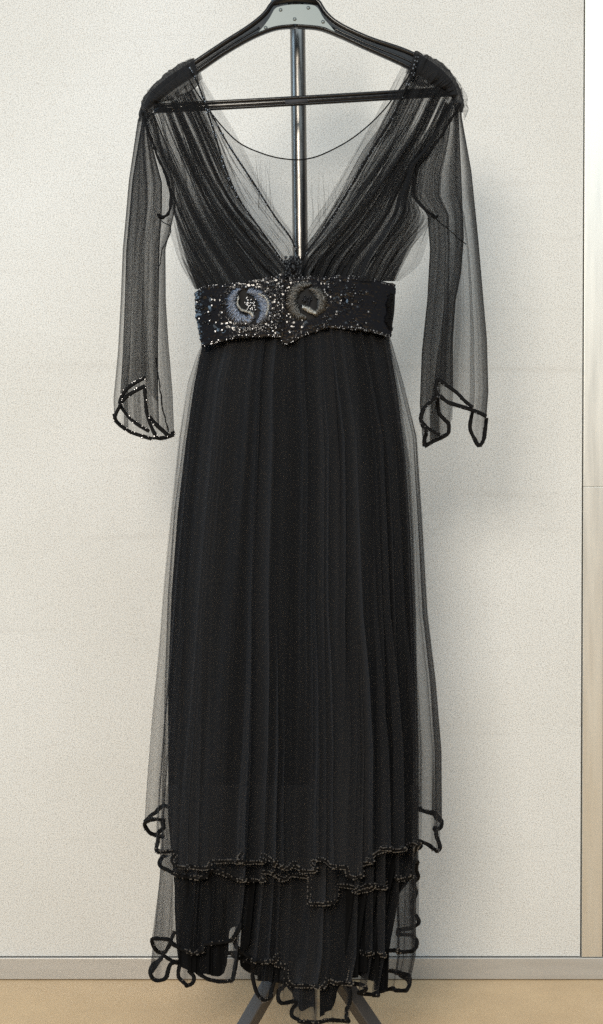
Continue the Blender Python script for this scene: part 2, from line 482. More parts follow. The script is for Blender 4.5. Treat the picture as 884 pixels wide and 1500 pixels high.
# ------------------------------------------------------------------ coat hanger
hang = empty('coat_hanger', W(434, 60, 0))
tag(hang, 'black plastic coat hanger with a riveted metal plate at its neck', 'coat hanger')
upL = [(418, -8), (400, 2), (390, 16), (372, 32), (330, 59.5), (283, 91), (245, 116), (222, 138), (214, 154)]
loL = [(432, 41), (405, 44), (377, 54), (330, 80), (292, 106), (255, 130), (232, 148), (216, 160)]
upR = [(450, -8), (466, 0), (475, 14), (489, 28), (530, 49.5), (605, 77), (640, 98), (662, 122), (668, 138)]
loR = [(432, 41), (466, 44), (497, 55), (530, 70), (592, 98), (625, 116), (650, 134), (666, 144)]
def arm(up, lo, name):
    n = 40
    U, Lw = poly(up, n), poly(lo, n)
    a = empty_part = None
    # recessed web between the two rims
    y0, y1 = -.0035, .0035
    V = np.concatenate([WA(U[:, 0], U[:, 1], np.full(n, y0)), WA(Lw[:, 0], Lw[:, 1], np.full(n, y0)), WA(Lw[:, 0], Lw[:, 1], np.full(n, y1)), WA(U[:, 0], U[:, 1], np.full(n, y1))])
    i = np.arange(n - 1)
    F = np.concatenate([np.stack([k * n + i, k * n + i + 1, ((k + 1) % 4) * n + i + 1, ((k + 1) % 4) * n + i], -1) for k in range(4)])
    o = link(name, mesh_np(name, V, F, False), M['plastic'], hang)
    Um, Lm = U.copy(), Lw.copy()
    Um[:, 1] += 3.6; Lm[:, 1] -= 2.6
    tube('rim', WA(Um[:, 0], Um[:, 1], np.full(n, 0.0)), .0042, M['plastic'], o, k=10, fb=2.0)
    tube('rim', WA(Lm[:, 0], Lm[:, 1], np.full(n, 0.0)), .0030, M['plastic'], o, k=10, fb=2.6)
    mid = (U * .45 + Lw * .55)[8:]
    tube('rib', WA(mid[:, 0], mid[:, 1], np.full(len(mid), -.0035)), .0016, M['plastic'], o, k=6)
    return o
arm(upL, loL, 'shoulder_arm'); arm(upR, loR, 'shoulder_arm')
# neck block above the plate
tube('neck', [W(398, 3, 0), W(432, -3, 0), W(468, 2, 0)], .0085, M['plastic'], hang, k=10, fb=.95)
# plate
pt = [(377, 49), (386, 39), (396, 25), (404, 12), (414, 8.5), (432, 6.5), (455, 7), (464, 10), (474, 26), (486, 40), (492, 48), (478, 40.5), (455, 36.5), (432, 35.5), (408, 38.5), (392, 43.5)]
P2 = poly(pt + [pt[0]], 90)[:-1]
n = len(P2)
V = np.concatenate([WA(P2[:, 0], P2[:, 1], np.full(n, -.0062)), WA(P2[:, 0], P2[:, 1], np.full(n, -.0030))])
i = np.arange(n)
plate = link('neck_plate', mesh_np('neck_plate', V, [np.array([list(range(n))]), np.stack([i, i + n, (i + 1) % n + n, (i + 1) % n], -1)], False), M['plate'], hang)
for (px, py) in ((411.5, 14.5), (452, 11.5), (432, 28), (473.5, 32), (389.5, 40.5)):
    th = np.linspace(0, np.pi / 2, 5)
    c = np.array(W(px, py, -.0062))
    ring = [c + np.array([0.0027 * math.cos(t) * 1, -0.0016 * math.sin(t), 0]) for t in th]
    V, F = [], []
    k = 14
    for t in th:
        for q in range(k):
            a = 2 * math.pi * q / k
            V.append(c + np.array([.0028 * math.cos(t) * math.cos(a), -.0016 * math.sin(t), .0028 * math.cos(t) * math.sin(a)]))
    link('rivet', mesh_np('rivet', np.array(V), grid_faces(5, k, wrap=True)), M['plate'], plate)
# crossbar: two rails and a web
a0, a1 = (226, 159), (662, 134)
def bl(off, y, rad, nm, par, fa=1, fb=1):
    P = [W(a0[0] + (a1[0] - a0[0]) * t, a0[1] + (a1[1] - a0[1]) * t + off + (0.8 * math.sin(math.pi * t)), y) for t in np.linspace(0, 1, 24)]
    return tube(nm, P, rad, M['plastic'], par, k=10, fa=fa, fb=fb)
cb = bl(0, 0, .0052, 'crossbar', hang, fa=1.0, fb=.55)
bl(-4.3, -.001, .0030, 'rail', cb, fa=1, fb=1.6)
bl(5.2, -.001, .0019, 'rail', cb, fa=1, fb=2.2)
tube('slot', [W(418, 149.5, -.0036), W(434, 148.5, -.0040), W(451, 147.6, -.0036)], .0032, M['gap'], cb, k=8, fb=.6)
# hook above the picture
hk = [W(434, -6, 0), W(434, -40, 0)] + [W(434 + 0, -40 - 26 * math.sin(t), 0.022 - 0.022 * math.cos(t)) for t in np.linspace(.2, math.pi, 10)]
tube('hook', hk, .0019, M['chrome'], hang, k=8)
adopt(hang)

# ------------------------------------------------------------------ the dress
dress = empty('evening_dress', W(435, 1490, 0))
tag(dress, 'long black sheer tulle evening dress with sequinned waistband on the hanger', 'dress')
NET_SEED = [0]

def ab_sheet(A, B, nu, nv, depth, lat=(), dep=(), seed=0, ends=0.0, shear=0.0):
    """cloth between two side curves; lat/dep are (amplitude mm, folds across, change along) noise terms"""
    a = poly(A, nv); b = poly(B, nv)
    u = np.linspace(0, 1, nu); v = np.linspace(0, 1, nv)
    UU, VV = np.meshgrid(u, v)
    E = b[:, :2] - a[:, :2]; Ln = np.linalg.norm(E, axis=1)
    E = E / (Ln[:, None] + 1e-9)
    s = UU.copy()
    AX = [np.repeat(a[:, c:c + 1], nu, 1) for c in (0, 1)]; BX = [np.repeat(b[:, c:c + 1], nu, 1) for c in (0, 1)]
    if shear:
        lin = np.linspace(0, 1, nv)[:, None]
        for c in (0, 1):
            src, wgt = (AX, (1 - UU) ** 2.2) if shear > 0 else (BX, UU ** 2.2)
            st = src[c][:1] * (1 - lin) + src[c][-1:] * lin
            src[c] = st + (src[c] - st) * wgt
    x = AX[0] + (BX[0] - AX[0]) * s
    y = AX[1] + (BX[1] - AX[1]) * s
    edge = np.clip(np.minimum(UU, 1 - UU) / 0.06, 0, 1) if ends == 0 else 1.0
    for k, (am, fu, fv) in enumerate(lat):
        o = am * vn((UU - shear * VV) * fu, VV * fv, seed + k) * edge
        x += o * E[:, 0:1]; y += o * E[:, 1:2]
    d = depth(UU, VV)
    grow = .6 + 1.5 * VV if shear else 1.0
    for k, (am, fu, fv) in enumerate(dep):
        d = d - grow * am / 1000.0 * vn((UU - shear * VV) * fu, VV * fv, seed + 31 + k)
    return WA(x, y, d)

def const(c): return lambda U, V: np.full_like(U, c)

def tier(top, hem, xl, xr, nu, nv, pleats=(), seed=0, gp=1.25, back=False, dtop=None):
    """a skirt layer from the gathered waist (top) to a traced hem whose folds run up into the cloth"""
    H = smooth_line(poly(hem, nu), (5 if hem is lin_hem else max(5, int(nu * .013))) | 1)
    xL, xR = curve_fn(xl), curve_fn(xr)
    sH = (H[:, 0] - xL(H[:, 1])) / (xR(H[:, 1]) - xL(H[:, 1]))
    ker = np.hanning(max(5, nu // 10)); ker /= ker.sum()
    pad = len(ker)
    sm = np.convolve(np.pad(sH, pad, mode='edge'), ker, 'same')[pad:-pad]
    ds = np.maximum(np.diff(sm), 0.12 / nu)
    sT = np.r_[0, np.cumsum(ds)]; sT /= sT[-1]
    T = poly(top, nu, u=sT)
    v = np.linspace(0, 1, nv)[:, None]
    y = T[None, :, 1] + (H[None, :, 1] - T[None, :, 1]) * v
    s = sT[None] + (sH - sT)[None] * v ** gp
    x = xL(y) + s * (xR(y) - xL(y))
    x = T[None, :, 0] * np.clip(1 - v / .04, 0, 1) + x * (1 - np.clip(1 - v / .04, 0, 1))
    d = T[None, :, 2] + (H[None, :, 2] - T[None, :, 2]) * v ** .85
    UU = np.clip(s, 0, 1); VV = np.broadcast_to((y - 490.0) / 780.0, x.shape)
    edge = np.clip(np.minimum(UU, 1 - UU) / .05, 0, 1)
    PS = 3 if not back else seed
    for k, (am, al, n, fv) in enumerate(pleats):
        sd0 = seed; seed = PS + k if k < 2 else sd0
        ph = n * UU + (1.25 if n > 8 else .6) * vn(UU * 4.3, VV * .30 * fv, seed + k) + .60 * vn(UU * n * .55, VV * .55 * fv, seed + 5 + k)
        th = 2 * np.pi * ph
        amp = np.clip(.66 + .80 * vn(UU * n * .8 + 3, VV * 1.2 * fv, seed + 9 + k), .06, 1.5) * (.35 + .65 * np.clip(VV * 1.6, 0, 1))
        d = d + am * amp * np.sin(th + .7 * np.sin(th))
        x = x + al * amp * np.sin(th + 1.1) * edge
        seed = sd0
    sign = 1.0 if back else -1.0
    return WA(x, y, sign * d / 1000.0)

# --- skirts: outlines (y, x) of the layers
outL = [(495, 296), (510, 292), (560, 275), (640, 262), (750, 250), (850, 240), (950, 232), (1050, 222), (1150, 214), (1205, 211), (1260, 211), (1500, 214)]
outR = [(490, 571), (500, 574), (560, 592), (640, 612), (760, 620), (900, 628), (1000, 640), (1100, 648), (1205, 648.5), (1260, 648), (1500, 646)]
midL = [(495, 297), (570, 280), (650, 268), (750, 255), (870, 246), (1000, 242), (1100, 240), (1250, 236), (1300, 233), (1385, 225), (1440, 220), (1500, 220)]
midR = [(490, 570), (580, 587), (680, 602), (780, 608), (900, 612), (1100, 616), (1250, 614), (1400, 613), (1450, 602), (1500, 600)]
linL = [(495, 298), (570, 284), (650, 273), (750, 262), (870, 254), (1000, 250), (1200, 252), (1300, 262), (1440, 262), (1500, 262)]
linR = [(490, 569), (580, 583), (680, 594), (780, 600), (900, 604), (1100, 606), (1250, 606), (1310, 590), (1390, 574), (1500, 570)]

def waist(d0, dip=-28):
    return [(297, 490, 4), (320, 499 + dip, d0 * .5), (360, 494 + dip, d0 * .85), (410, 490 + dip, d0), (440, 490 + dip, d0), (490, 482 + dip, d0 * .9), (540, 486 + dip, d0 * .6), (570, 470, 4)]

lin_hem = [(256, 1330, 0), (260, 1395, 10), (265, 1416, 22), (285, 1424, 28), (308, 1428, 32), (328, 1430, 30), (336, 1404, 26), (342, 1362, 18), (347, 1357, 16), (352, 1368, 16), (364, 1400, 20), (376, 1434, 26), (392, 1438, 30), (420, 1440, 34), (436, 1476, 38), (441, 1470, 38), (446, 1482, 38), (450, 1474, 38), (456, 1486, 38), (459, 1444, 36), (474, 1442, 36), (471, 1490, 38), (488, 1476, 38), (492, 1442, 36), (516, 1430, 32), (529, 1424, 30), (548, 1446, 30), (552, 1404, 28), (556, 1450, 28), (567, 1448, 26), (571, 1390, 18), (575, 1330, 8), (600, 1290, 0)]
P = tier(waist(38), lin_hem, linL, linR, 620, 150, pleats=((9.0, 3.5, 6, .8), (13.0, 9.0, 14, 1.0), (4.0, 3.0, 31, 1.2), (.8, .5, 80, 2)), seed=3)
cloth('lining', P, M['lining'], dress)
P = tier(waist(20), [(262, 1335, 0), (330, 1345, 20), (430, 1350, 26), (520, 1345, 20), (572, 1335, 0)], linL, linR, 260, 60, pleats=((4, 4, 14, 1),), seed=8, back=True)
cloth('back_lining', P, M['lining'], dress)

def skirt_part(name, top, hem, xl, xr, mat, nu, nv, pleats, seed, back=False, trim_r=.0036, hemname='beaded_trim'):
    P = tier(top, hem, xl, xr, nu, nv, pleats, seed, back=back)
    o = cloth(name, P, mat, dress, gathers(P, seed, terms=((.75, 15, .7), (.55, 38, .9), (.35, 100, 1.2))))
    trim(P[-1], M['bead'], o, r=trim_r, seed=seed)
    return o, P

# lowest tier: the two under flounces are sewn to the lining at knee height
def knee(d):
    return [(243, 1150, 2), (262, 1150, d * .45), (330, 1150, d * .8), (430, 1150, d), (530, 1150, d * .8), (592, 1150, d * .45), (613, 1150, 2)]
h4 = [(236, 1404, -10), (224, 1414, -4), (220, 1424, 2), (227, 1436, 8), (243, 1433, 14), (251, 1420, 15), (258, 1410, 16), (265, 1409, 14), (263, 1431, 18), (271, 1444, 24), (284, 1442, 26), (288, 1431, 24), (280, 1420, 18), (290, 1422, 22), (309, 1435, 30), (325, 1438, 33), (337, 1431, 30), (339, 1412, 22), (341, 1399, 18), (348, 1396, 18), (363, 1410, 24), (374, 1426, 28), (374, 1445, 32), (376, 1461, 34), (385, 1465, 36), (394, 1461, 36), (401, 1445, 34), (404, 1437, 34), (423, 1442, 36), (412, 1450, 32), (409, 1461, 34), (415, 1470, 38), (434, 1466, 40), (428, 1477, 40), (427, 1488, 42), (438, 1496, 44), (462, 1498, 46), (488, 1494, 46), (510, 1496, 44), (516, 1482, 42), (506, 1466, 36), (512, 1446, 32), (522, 1441, 30), (533, 1453, 32), (553, 1458, 32), (567, 1448, 30), (592, 1451, 24), (601, 1440, 16), (595, 1428, 6), (572, 1423, -6)]
skirt_part('lower_flounce', knee(44), h4, midL, midR, M['net_skirt'], 520, 110, ((9.0, 3.5, 6, .8), (10.0, 7.5, 14, 1.0), (1.5, 1.5, 34, 1.2)), 11)
skirt_part('back_flounce', waist(22), [(222, 1424, 0), (240, 1400, 10), (262, 1412, 18), (300, 1400, 24), (350, 1396, 28), (420, 1404, 30), (500, 1400, 28), (560, 1420, 20), (585, 1425, 12), (600, 1440, 0)], midL, midR, M['net_skirt'], 220, 60, ((3, 3.5, 14, 1),), 14, back=True)
# third tier
h3 = [(260, 1364, -6), (251, 1383, 0), (235, 1396, 8), (226, 1388, 12), (223, 1375, 16), (246, 1376, 26), (261, 1385, 34), (279, 1396, 42), (300, 1393, 45), (303, 1384, 42), (333, 1378, 44), (340, 1366, 36), (346, 1352, 22), (352, 1366, 22), (358, 1388, 32), (368, 1407, 42), (398, 1408, 48), (404, 1399, 44), (407, 1412, 50), (422, 1415, 54), (424, 1434, 60), (429, 1443, 62), (454, 1444, 64), (471, 1446, 64), (479, 1440, 62), (482, 1431, 60), (493, 1439, 62), (515, 1440, 60), (519, 1416, 46), (523, 1396, 44), (533, 1393, 46), (550, 1400, 46), (573, 1392, 42), (590, 1395, 38), (609, 1389, 30), (611, 1378, 22), (595, 1369, 16), (578, 1369, 12), (592, 1362, 12), (614, 1352, 8), (611, 1343, 4), (600, 1334, -2)]
skirt_part('under_flounce', knee(48), h3, midL, midR, M['net_skirt'], 520, 110, ((9.0, 3.5, 6, .8), (10.5, 7.5, 14, 1.0), (1.5, 1.5, 40, 1.2)), 21)
# second tier: the edge that shows below the overskirt
h2 = [(244, 1252, -8), (236, 1258, 4), (234, 1267, 12), (243, 1274, 26), (262, 1282, 42), (305, 1285, 52), (318, 1275, 48), (336, 1281, 54), (343, 1288, 56), (382, 1289, 60), (381, 1277, 56), (401, 1279, 62), (417, 1288, 66), (431, 1281, 68), (455, 1290, 68), (451, 1311, 70), (455, 1323, 72), (493, 1322, 72), (498, 1311, 68), (499, 1297, 62), (516, 1299, 64), (525, 1306, 64), (534, 1303, 62), (538, 1295, 56), (551, 1300, 56), (567, 1296, 54), (572, 1284, 48), (590, 1288, 46), (601, 1282, 38), (605, 1263, 26), (613, 1262, 20), (610, 1270, 14), (613, 1286, 8), (604, 1294, 4), (611, 1306, 0), (602, 1320, -6)]
skirt_part('middle_flounce', waist(44), h2, midL, midR, M['net_skirt'], 520, 110, ((9.0, 3.5, 6, .8), (11.5, 8, 14, 1.0), (1.5, 1.5, 40, 1.2)), 31)
# overskirt, front and back
h1 = [(243, 1226, -24), (222, 1222, -8), (212, 1206, 6), (224, 1200, 20), (240, 1203, 30), (229, 1228, 30), (226, 1246, 40), (243, 1248, 50), (258, 1247, 56), (255, 1262, 58), (264, 1270, 62), (281, 1269, 66), (313, 1271, 72), (318, 1262, 70), (356, 1260, 78), (352, 1247, 70), (360, 1262, 80), (386, 1258, 82), (387, 1250, 76), (392, 1257, 82), (406, 1266, 86), (427, 1271, 88), (431, 1263, 82), (445, 1276, 90), (457, 1273, 90), (451, 1262, 84), (471, 1258, 92), (482, 1269, 94), (511, 1270, 92), (517, 1285, 94), (528, 1282, 92), (526, 1267, 84), (546, 1258, 86), (560, 1243, 78), (571, 1242, 74), (593, 1245, 68), (598, 1235, 58), (605, 1236, 54), (615, 1246, 50), (622, 1240, 44), (619, 1231, 38), (637, 1247, 34), (645, 1244, 28), (640, 1225, 22), (631, 1212, 18), (645, 1214, 12), (648, 1203, 4), (640, 1194, -6), (628, 1189, -16)]
skirt_part('overskirt', waist(46), h1, outL, outR, M['net_skirt'], 640, 140, ((9.0, 3.5, 6, .8), (13.0, 9.5, 14, 1.0), (2.2, 2.0, 40, 1.2)), 41)
hb = [(212, 1204, 0), (226, 1191, 12), (242, 1180, 20), (262, 1196, 26), (300, 1206, 34), (360, 1210, 40), (440, 1215, 44), (520, 1210, 40), (590, 1200, 26), (612, 1184, 20), (630, 1192, 12), (648, 1204, 0)]
skirt_part('overskirt_back', waist(24), hb, outL, outR, M['net_skirt'], 320, 80, ((4, 5, 16, 1), (1.2, 1.4, 44, 1.6)), 45, back=True)

# --- bodice
bodL_A = [(208, 160), (227, 222), (247, 268), (250, 304), (254, 322), (265, 372), (286, 424)]
bodL_B = [(292, 128), (313, 190), (330, 245), (351, 292), (384, 339), (416, 384), (432, 412)]
bodR_A = [(470, 412), (470, 400), (440, 376)]
def bulge(c0, c1):
    return lambda U, V: -(c0 + (c1 - c0) * V) * (0.35 + .65 * np.sin(np.pi * np.clip(U * .5 + .25, 0, 1)))
LB = ((6, 7, .7), (5.0, 21, 1.1), (3.6, 50, 1.5), (1.8, 110, 2.2))
DB = ((5.0, 12, .9), (2.8, 30, 1.2), (1.3, 62, 1.8))
P = ab_sheet(bodL_A, bodL_B, 480, 130, bulge(.016, .040), LB, DB, 51, shear=.30)
cloth('bodice_front', P, M['net_bodice'], dress, gathers(P, 51, .30, 1.45))
P = ab_sheet([(220, 168), (232, 224), (250, 268), (254, 304), (258, 322), (270, 372), (290, 424)], bodL_B, 420, 110, bulge(.013, .034), LB, DB, 51, shear=.30)
cloth('bodice_lining', P, M['net_bodice'], dress, gathers(P, 51, .30, 1.74))
P = ab_sheet([(222, 168), (236, 230), (252, 290), (257, 318), (263, 345), (271, 372), (289, 424)], [(288, 126), (310, 190), (330, 250), (345, 285), (368, 325), (400, 372), (432, 412)], 320, 90, bulge(.020, .030), LB, DB, 61, shear=.45)
cloth('bodice_underlay', P, M['net_bodice'], dress, gathers(P, 61, .45, 3.19))
R_A = [(603, 100), (578, 165), (545, 222), (510, 282), (476, 335), (448, 374), (436, 412)]
R_B = [(674, 148), (636, 224), (612, 252), (612, 290), (632, 316), (602, 366), (579, 412)]
P = ab_sheet(R_A, R_B, 480, 130, bulge(.016, .040), LB, DB, 71, shear=-.30)
cloth('bodice_front', P, M['net_bodice'], dress, gathers(P, 71, -.30, 1.45))
P = ab_sheet([(606, 104), (584, 165), (553, 224), (520, 282), (486, 338), (456, 374), (440, 412)], [(672, 148), (633, 224), (609, 254), (609, 290), (622, 318), (597, 366), (577, 412)], 420, 110, bulge(.013, .034), LB, DB, 71, shear=-.30)
cloth('bodice_lining', P, M['net_bodice'], dress, gathers(P, 71, -.30, 1.74))
P = ab_sheet([(606, 104), (580, 170), (548, 230), (512, 290), (478, 345), (450, 380), (438, 412)], [(664, 158), (628, 226), (606, 260), (606, 290), (614, 318), (612, 340), (596, 370), (577, 412)], 320, 90, bulge(.020, .030), LB, DB, 79, shear=-.45)
cloth('bodice_underlay', P, M['net_bodice'], dress, gathers(P, 79, -.45, 3.19))
# puff of loose net at the right side seam
cloth('side_puff', ab_sheet([(628, 318), (604, 360), (588, 390), (577, 412)], [(634, 318), (628, 348), (614, 384), (582, 412)], 40, 40, bulge(.004, .02), ((3, 4, 2),), ((2, 5, 3),), 81, ends=1), M['net_light'], dress)
cloth('side_puff', ab_sheet([(244, 318), (252, 350), (264, 385), (284, 420)], [(256, 322), (264, 352), (272, 385), (290, 424)], 30, 40, bulge(.004, .02), ((2, 4, 2),), ((2, 5, 3),), 83, ends=1), M['net_light'], dress)
# loose frill between the two neckline bands on the left and the one on the right
frill = cloth('neckline_frill', ab_sheet([(288, 118), (313, 190), (330, 245), (351, 292), (384, 339), (416, 384), (424, 396)], [(290, 104), (312, 168), (330, 204), (373, 270), (405, 320), (427, 350), (434, 372)], 90, 110, const(-.022), ((3, 9, 4), (2, 24, 8)), ((2, 9, 4),), 85), M['net'], dress)
cloth('neckline_edge', ab_sheet([(290, 104), (312, 168), (330, 204), (373, 270), (405, 320), (427, 350), (434, 372)], [(284, 96), (318, 150), (350, 204), (388, 279), (412, 318), (430, 344), (440, 362)], 50, 110, const(-.019), ((1.5, 5, 4),), ((2, 5, 4),), 87), M['net_light'], dress)
cloth('neckline_edge', ab_sheet([(590, 96), (556, 160), (520, 223), (480, 292), (450, 341), (440, 362)], [(606, 92), (576, 165), (543, 222), (508, 282), (474, 335), (446, 374)], 70, 110, const(-.019), ((2, 6, 4), (1.5, 16, 6)), ((2, 5, 4),), 89), M['net'], dress)
cloth('neckline_frill', ab_sheet([(600, 98), (560, 180), (532, 222), (494, 292), (462, 341), (442, 368)], [(610, 96), (583, 165), (552, 222), (517, 282), (482, 335), (450, 376)], 70, 110, const(-.023), ((3, 6, 4), (2, 16, 6)), ((2, 5, 4),), 91), M['net_dense'], dress)
# beaded neckline bands
def edge_band(pts, d, r, par, seed, name='neckline_trim', rows=4):
    q = poly(pts, 160)
    return trim(WA(q[:, 0], q[:, 1], np.full(160, d)), M['bead'], par, r=r, name=name, seed=seed, rows=rows, fuzz=0, glint=.28)
edge_band([(276, 97), (288, 118), (300, 148), (316, 178), (330, 204), (373, 270), (405, 320), (427, 350), (436, 372)], -.026, .0015, dress, 201)
edge_band([(300, 150), (313, 190), (330, 245), (351, 292), (384, 339), (416, 384), (428, 398)], -.030, .0016, dress, 203)
edge_band([(611, 84), (605, 108), (592, 135), (575, 172), (543, 224), (508, 284), (474, 338), (446, 374), (436, 388)], -.028, .0022, dress, 205)

# back panel with its fine bound neckline
neckc = [(268, 96, 0), (284, 128, 8), (300, 152, 14), (330, 190, 18), (352, 210, 20), (385, 225, 22), (412, 232, 22), (440, 234, 22), (462, 230, 22), (490, 218, 20), (520, 200, 18), (560, 164, 14), (590, 124, 8), (616, 88, 0)]
sidesL = [(225, 135), (240, 220), (252, 310), (288, 420)]; sidesR = [(655, 130), (632, 220), (612, 310), (578, 412)]
def back_sheet():
    nu, nv = 200, 70
    T = poly(neckc, nu); v = np.linspace(0, 1, nv)[:, None]
    B = poly([(290, 418, 20), (440, 408, 34), (577, 412, 20)], nu)
    x = T[None, :, 0] * (1 - v) + B[None, :, 0] * v; y = T[None, :, 1] * (1 - v) + B[None, :, 1] * v
    d = T[None, :, 2] * (1 - v) + B[None, :, 2] * v
    U = np.broadcast_to(np.linspace(0, 1, nu)[None], x.shape); V2 = np.broadcast_to(v, x.shape)
    d = d + (1.6 * vn(U * 30, V2 * 1.2, 93) + .8 * vn(U * 70, V2 * 2, 94)) * np.clip(V2 * 2, 0, 1)
    return WA(x, y, d / 1000)
bk = cloth('back_panel', back_sheet(), M['net_faint'], dress)
q = poly(neckc, 120); tube('neck_binding', WA(q[:, 0], q[:, 1], q[:, 2] / 1000), 0.0010, M['cord'], bk, k=6)
# outer fields of the back, doubled towards the sides
for A, B, sd in (([(230, 150), (248, 240), (256, 318), (288, 420)], [(280, 120), (312, 180), (350, 270), (410, 410)], 95), ([(600, 110), (560, 180), (520, 270), (462, 408)], [(655, 140), (630, 220), (612, 312), (578, 412)], 97)):
    cloth('back_side', ab_sheet(A, B, 120, 60, const(.022), ((6, 16, 2), (3, 40, 3)), ((3, 16, 2),), sd), M['net'], dress)
# pulled threads standing in the faint net
g = random.Random(5)
parts = []
for _ in range(26):
    x0 = g.choice([g.gauss(398, 16), g.gauss(470, 10), g.gauss(440, 22), g.uniform(370, 500)])
    yb = 345 + abs(x0 - 440) * -.9 + g.uniform(-4, 18); ln = g.uniform(25, 85)
    dx = g.uniform(-5, 5)
    P = [W(x0 + dx * t * t + 1.2 * math.sin(5 * t), yb - ln * t, .019) for t in np.linspace(0, 1, 8)]
    parts.append(tube_np(P, np.linspace(.00020, .00006, 8), 4))
V, F = join(parts)
o = link('pulled_threads', mesh_np('pulled_threads', V, F), M['cord'], bk); tag(o, kind='stuff')

# shoulders: dense gathers over the hanger
yL = ab_sheet([(284, 84), (260, 95.5), (235, 115), (212, 140), (203.5, 164), (202, 178)], [(293, 124), (280, 136), (258, 145), (238, 150), (224, 164), (216, 178)], 60, 120, lambda U, V: -.010 - .010 * np.sin(np.pi * U), ((1.5, 3, 16), (1, 3, 34)), ((2.5, 2, 26), (1.2, 3, 55)), 101, ends=1)
cloth('shoulder_gather', yL, M['net_seam'], dress)
yR = ab_sheet([(608, 74.5), (634, 84.5), (658, 103), (675, 129), (680, 153), (677, 165)], [(598, 112), (612, 124), (632, 128), (652, 134), (662, 146), (666, 160)], 60, 120, lambda U, V: -.010 - .010 * np.sin(np.pi * U), ((1.5, 3, 16), (1, 3, 34)), ((2.5, 2, 26), (1.2, 3, 55)), 103, ends=1)
cloth('shoulder_gather', yR, M['net_seam'], dress)
for A, B, sd in (([(286, 86), (262, 98), (236, 118), (214, 142), (206, 166)], [(284, 84), (260, 96), (234, 116), (212, 140), (204, 166)], 105), ([(606, 76), (634, 87), (658, 106), (673, 128), (678, 152)], [(610, 75), (636, 85), (660, 103), (677, 130), (681, 158)], 107)):
    cloth('shoulder_ruffle', ab_sheet(A, B, 12, 160, lambda U, V, s=sd: -.004 + .006 * vn(V * 26, U * 1.5, s), ((2.2, 1, 22),), ((3, 2, 30),), sd, ends=1), M['net'], dress)
    cloth('shoulder_back', ab_sheet(A, [(p[0] + (12 if sd == 105 else -12), p[1] + 30) for p in A], 30, 60, const(.012), ((1, 4, 10),), ((2, 3, 14),), sd + 1, ends=1), M['net_dense'], dress)
cloth('shoulder_ruffle', ab_sheet([(674, 128), (678, 145), (680, 160), (678, 176)], [(678, 128), (686, 138), (687, 154), (679, 176)], 16, 60, lambda U, V: -.006 + .005 * vn(V * 9, U * 2, 3), ((3, 2, 6),), ((3, 2, 8),), 109, ends=1), M['net_light'], dress)

# armhole seams
def seam(pts, d, r=.0022, par=dress, sd=0, name='armhole_seam'):
    q = poly(pts, 120)
    y = np.full(120, d) + .002 * vn(np.arange(120) * .1, 0, sd)
    return tube(name, WA(q[:, 0] + 1.0 * vn(np.arange(120) * .12, 2, sd), q[:, 1], y), r * (1 + .35 * vn(np.arange(120) * .3, 5, sd)), M['cord'], par, k=7)
seam([(208, 164), (216, 188), (229, 223), (247, 268), (250, 300), (243, 316), (233, 318)], -.018, sd=1)
seam([(233, 318), (240, 326), (250, 332), (246, 350), (238, 366), (234, 390)], -.012, r=.0007, sd=2)
seam([(674, 152), (652, 190), (630, 223), (611, 250), (608, 286), (618, 302), (634, 316)], -.018, sd=3)
seam([(634, 316), (650, 330), (668, 346), (683, 358)], -.022, r=.0007, sd=4)
for c, sd in (((236, 317), 5), ((636, 316), 6)):
    gq = np.random.default_rng(sd)
    P = [W(c[0] + 5 * math.cos(t) * (1 - .05 * t), c[1] + 3 * math.sin(t * 1.3), -.016 + .006 * math.sin(t * 2)) for t in np.linspace(0, 7, 40)]
    tube('underarm_tuck', P, .0016, M['cord'], dress, k=7)

# --- sleeves: nested tubes of net with lengthwise folds
def sleeve(outer, inner, front_hem, back_hem, strips, mat, seed, dfront, dback, flip):
    """outer/inner are side curves (y,x); strips are normalised fold-back positions at head and cuff"""
    xo, xi = curve_fn(outer), curve_fn(inner)
    out = []
    for hem, sgn, dd, st in ((front_hem, -1, dfront, strips[0]), (back_hem, 1, dback, strips[1])):
        nu, nv = 240, 110
        u = np.linspace(0, 1, nu)
        st0 = np.array(st[0], float); st1 = np.array(st[1], float)
        def path(sv):
            d = np.r_[0, np.cumsum(np.abs(np.diff(sv)) + .02)]; d /= d[-1]
            uu = np.linspace(0, 1, nu)
            r_ = np.interp(uu, d, sv)
            k = np.hanning(9); k /= k.sum()
            return np.convolve(np.pad(r_, 4, mode='edge'), k, 'valid')
        s0, s1 = path(st0), path(st1)
        fold = np.gradient(s1) < 0
        lay = np.cumsum(np.r_[0, np.abs(np.diff(fold.astype(float)))])
        k = np.hanning(7); k /= k.sum()
        layd = np.convolve(np.pad(np.where(fold, .5, 0) , 3, mode='edge'), k, 'valid')
        v = np.linspace(0, 1, nv)[:, None]
        s = s0[None] * (1 - v) + s1[None] * v
        s = s + (.005 * vn(u[None] * 9, v * 1.6, seed) + .035 * vn(u[None] * 3, v * 2.6, seed + 2)) * np.clip(np.minimum(s, 1 - s) / .08, 0, 1)
        hx = poly(hem, 300)
        hs = (hx[:, 0] - xo(hx[:, 1])) / (xi(hx[:, 1]) - xo(hx[:, 1]))
        o_ = np.argsort(hs)
        hy = np.interp(s[-1], hs[o_], hx[o_, 1])
        ytop = np.interp(s, [0, 1], [outer[0][0], inner[0][0]])
        y = ytop + (hy[None] - ytop) * v
        x = xo(y) + s * (xi(y) - xo(y))
        prof = np.sqrt(np.clip(1 - (2 * s - 1) ** 2, 0, 1))
        d = sgn * dd * prof + sgn * .010 * layd[None] + .003 * vn(u[None] * 6, v * 1.6, seed + 4)
        out.append((WA(x, y, d), sgn))
    return out

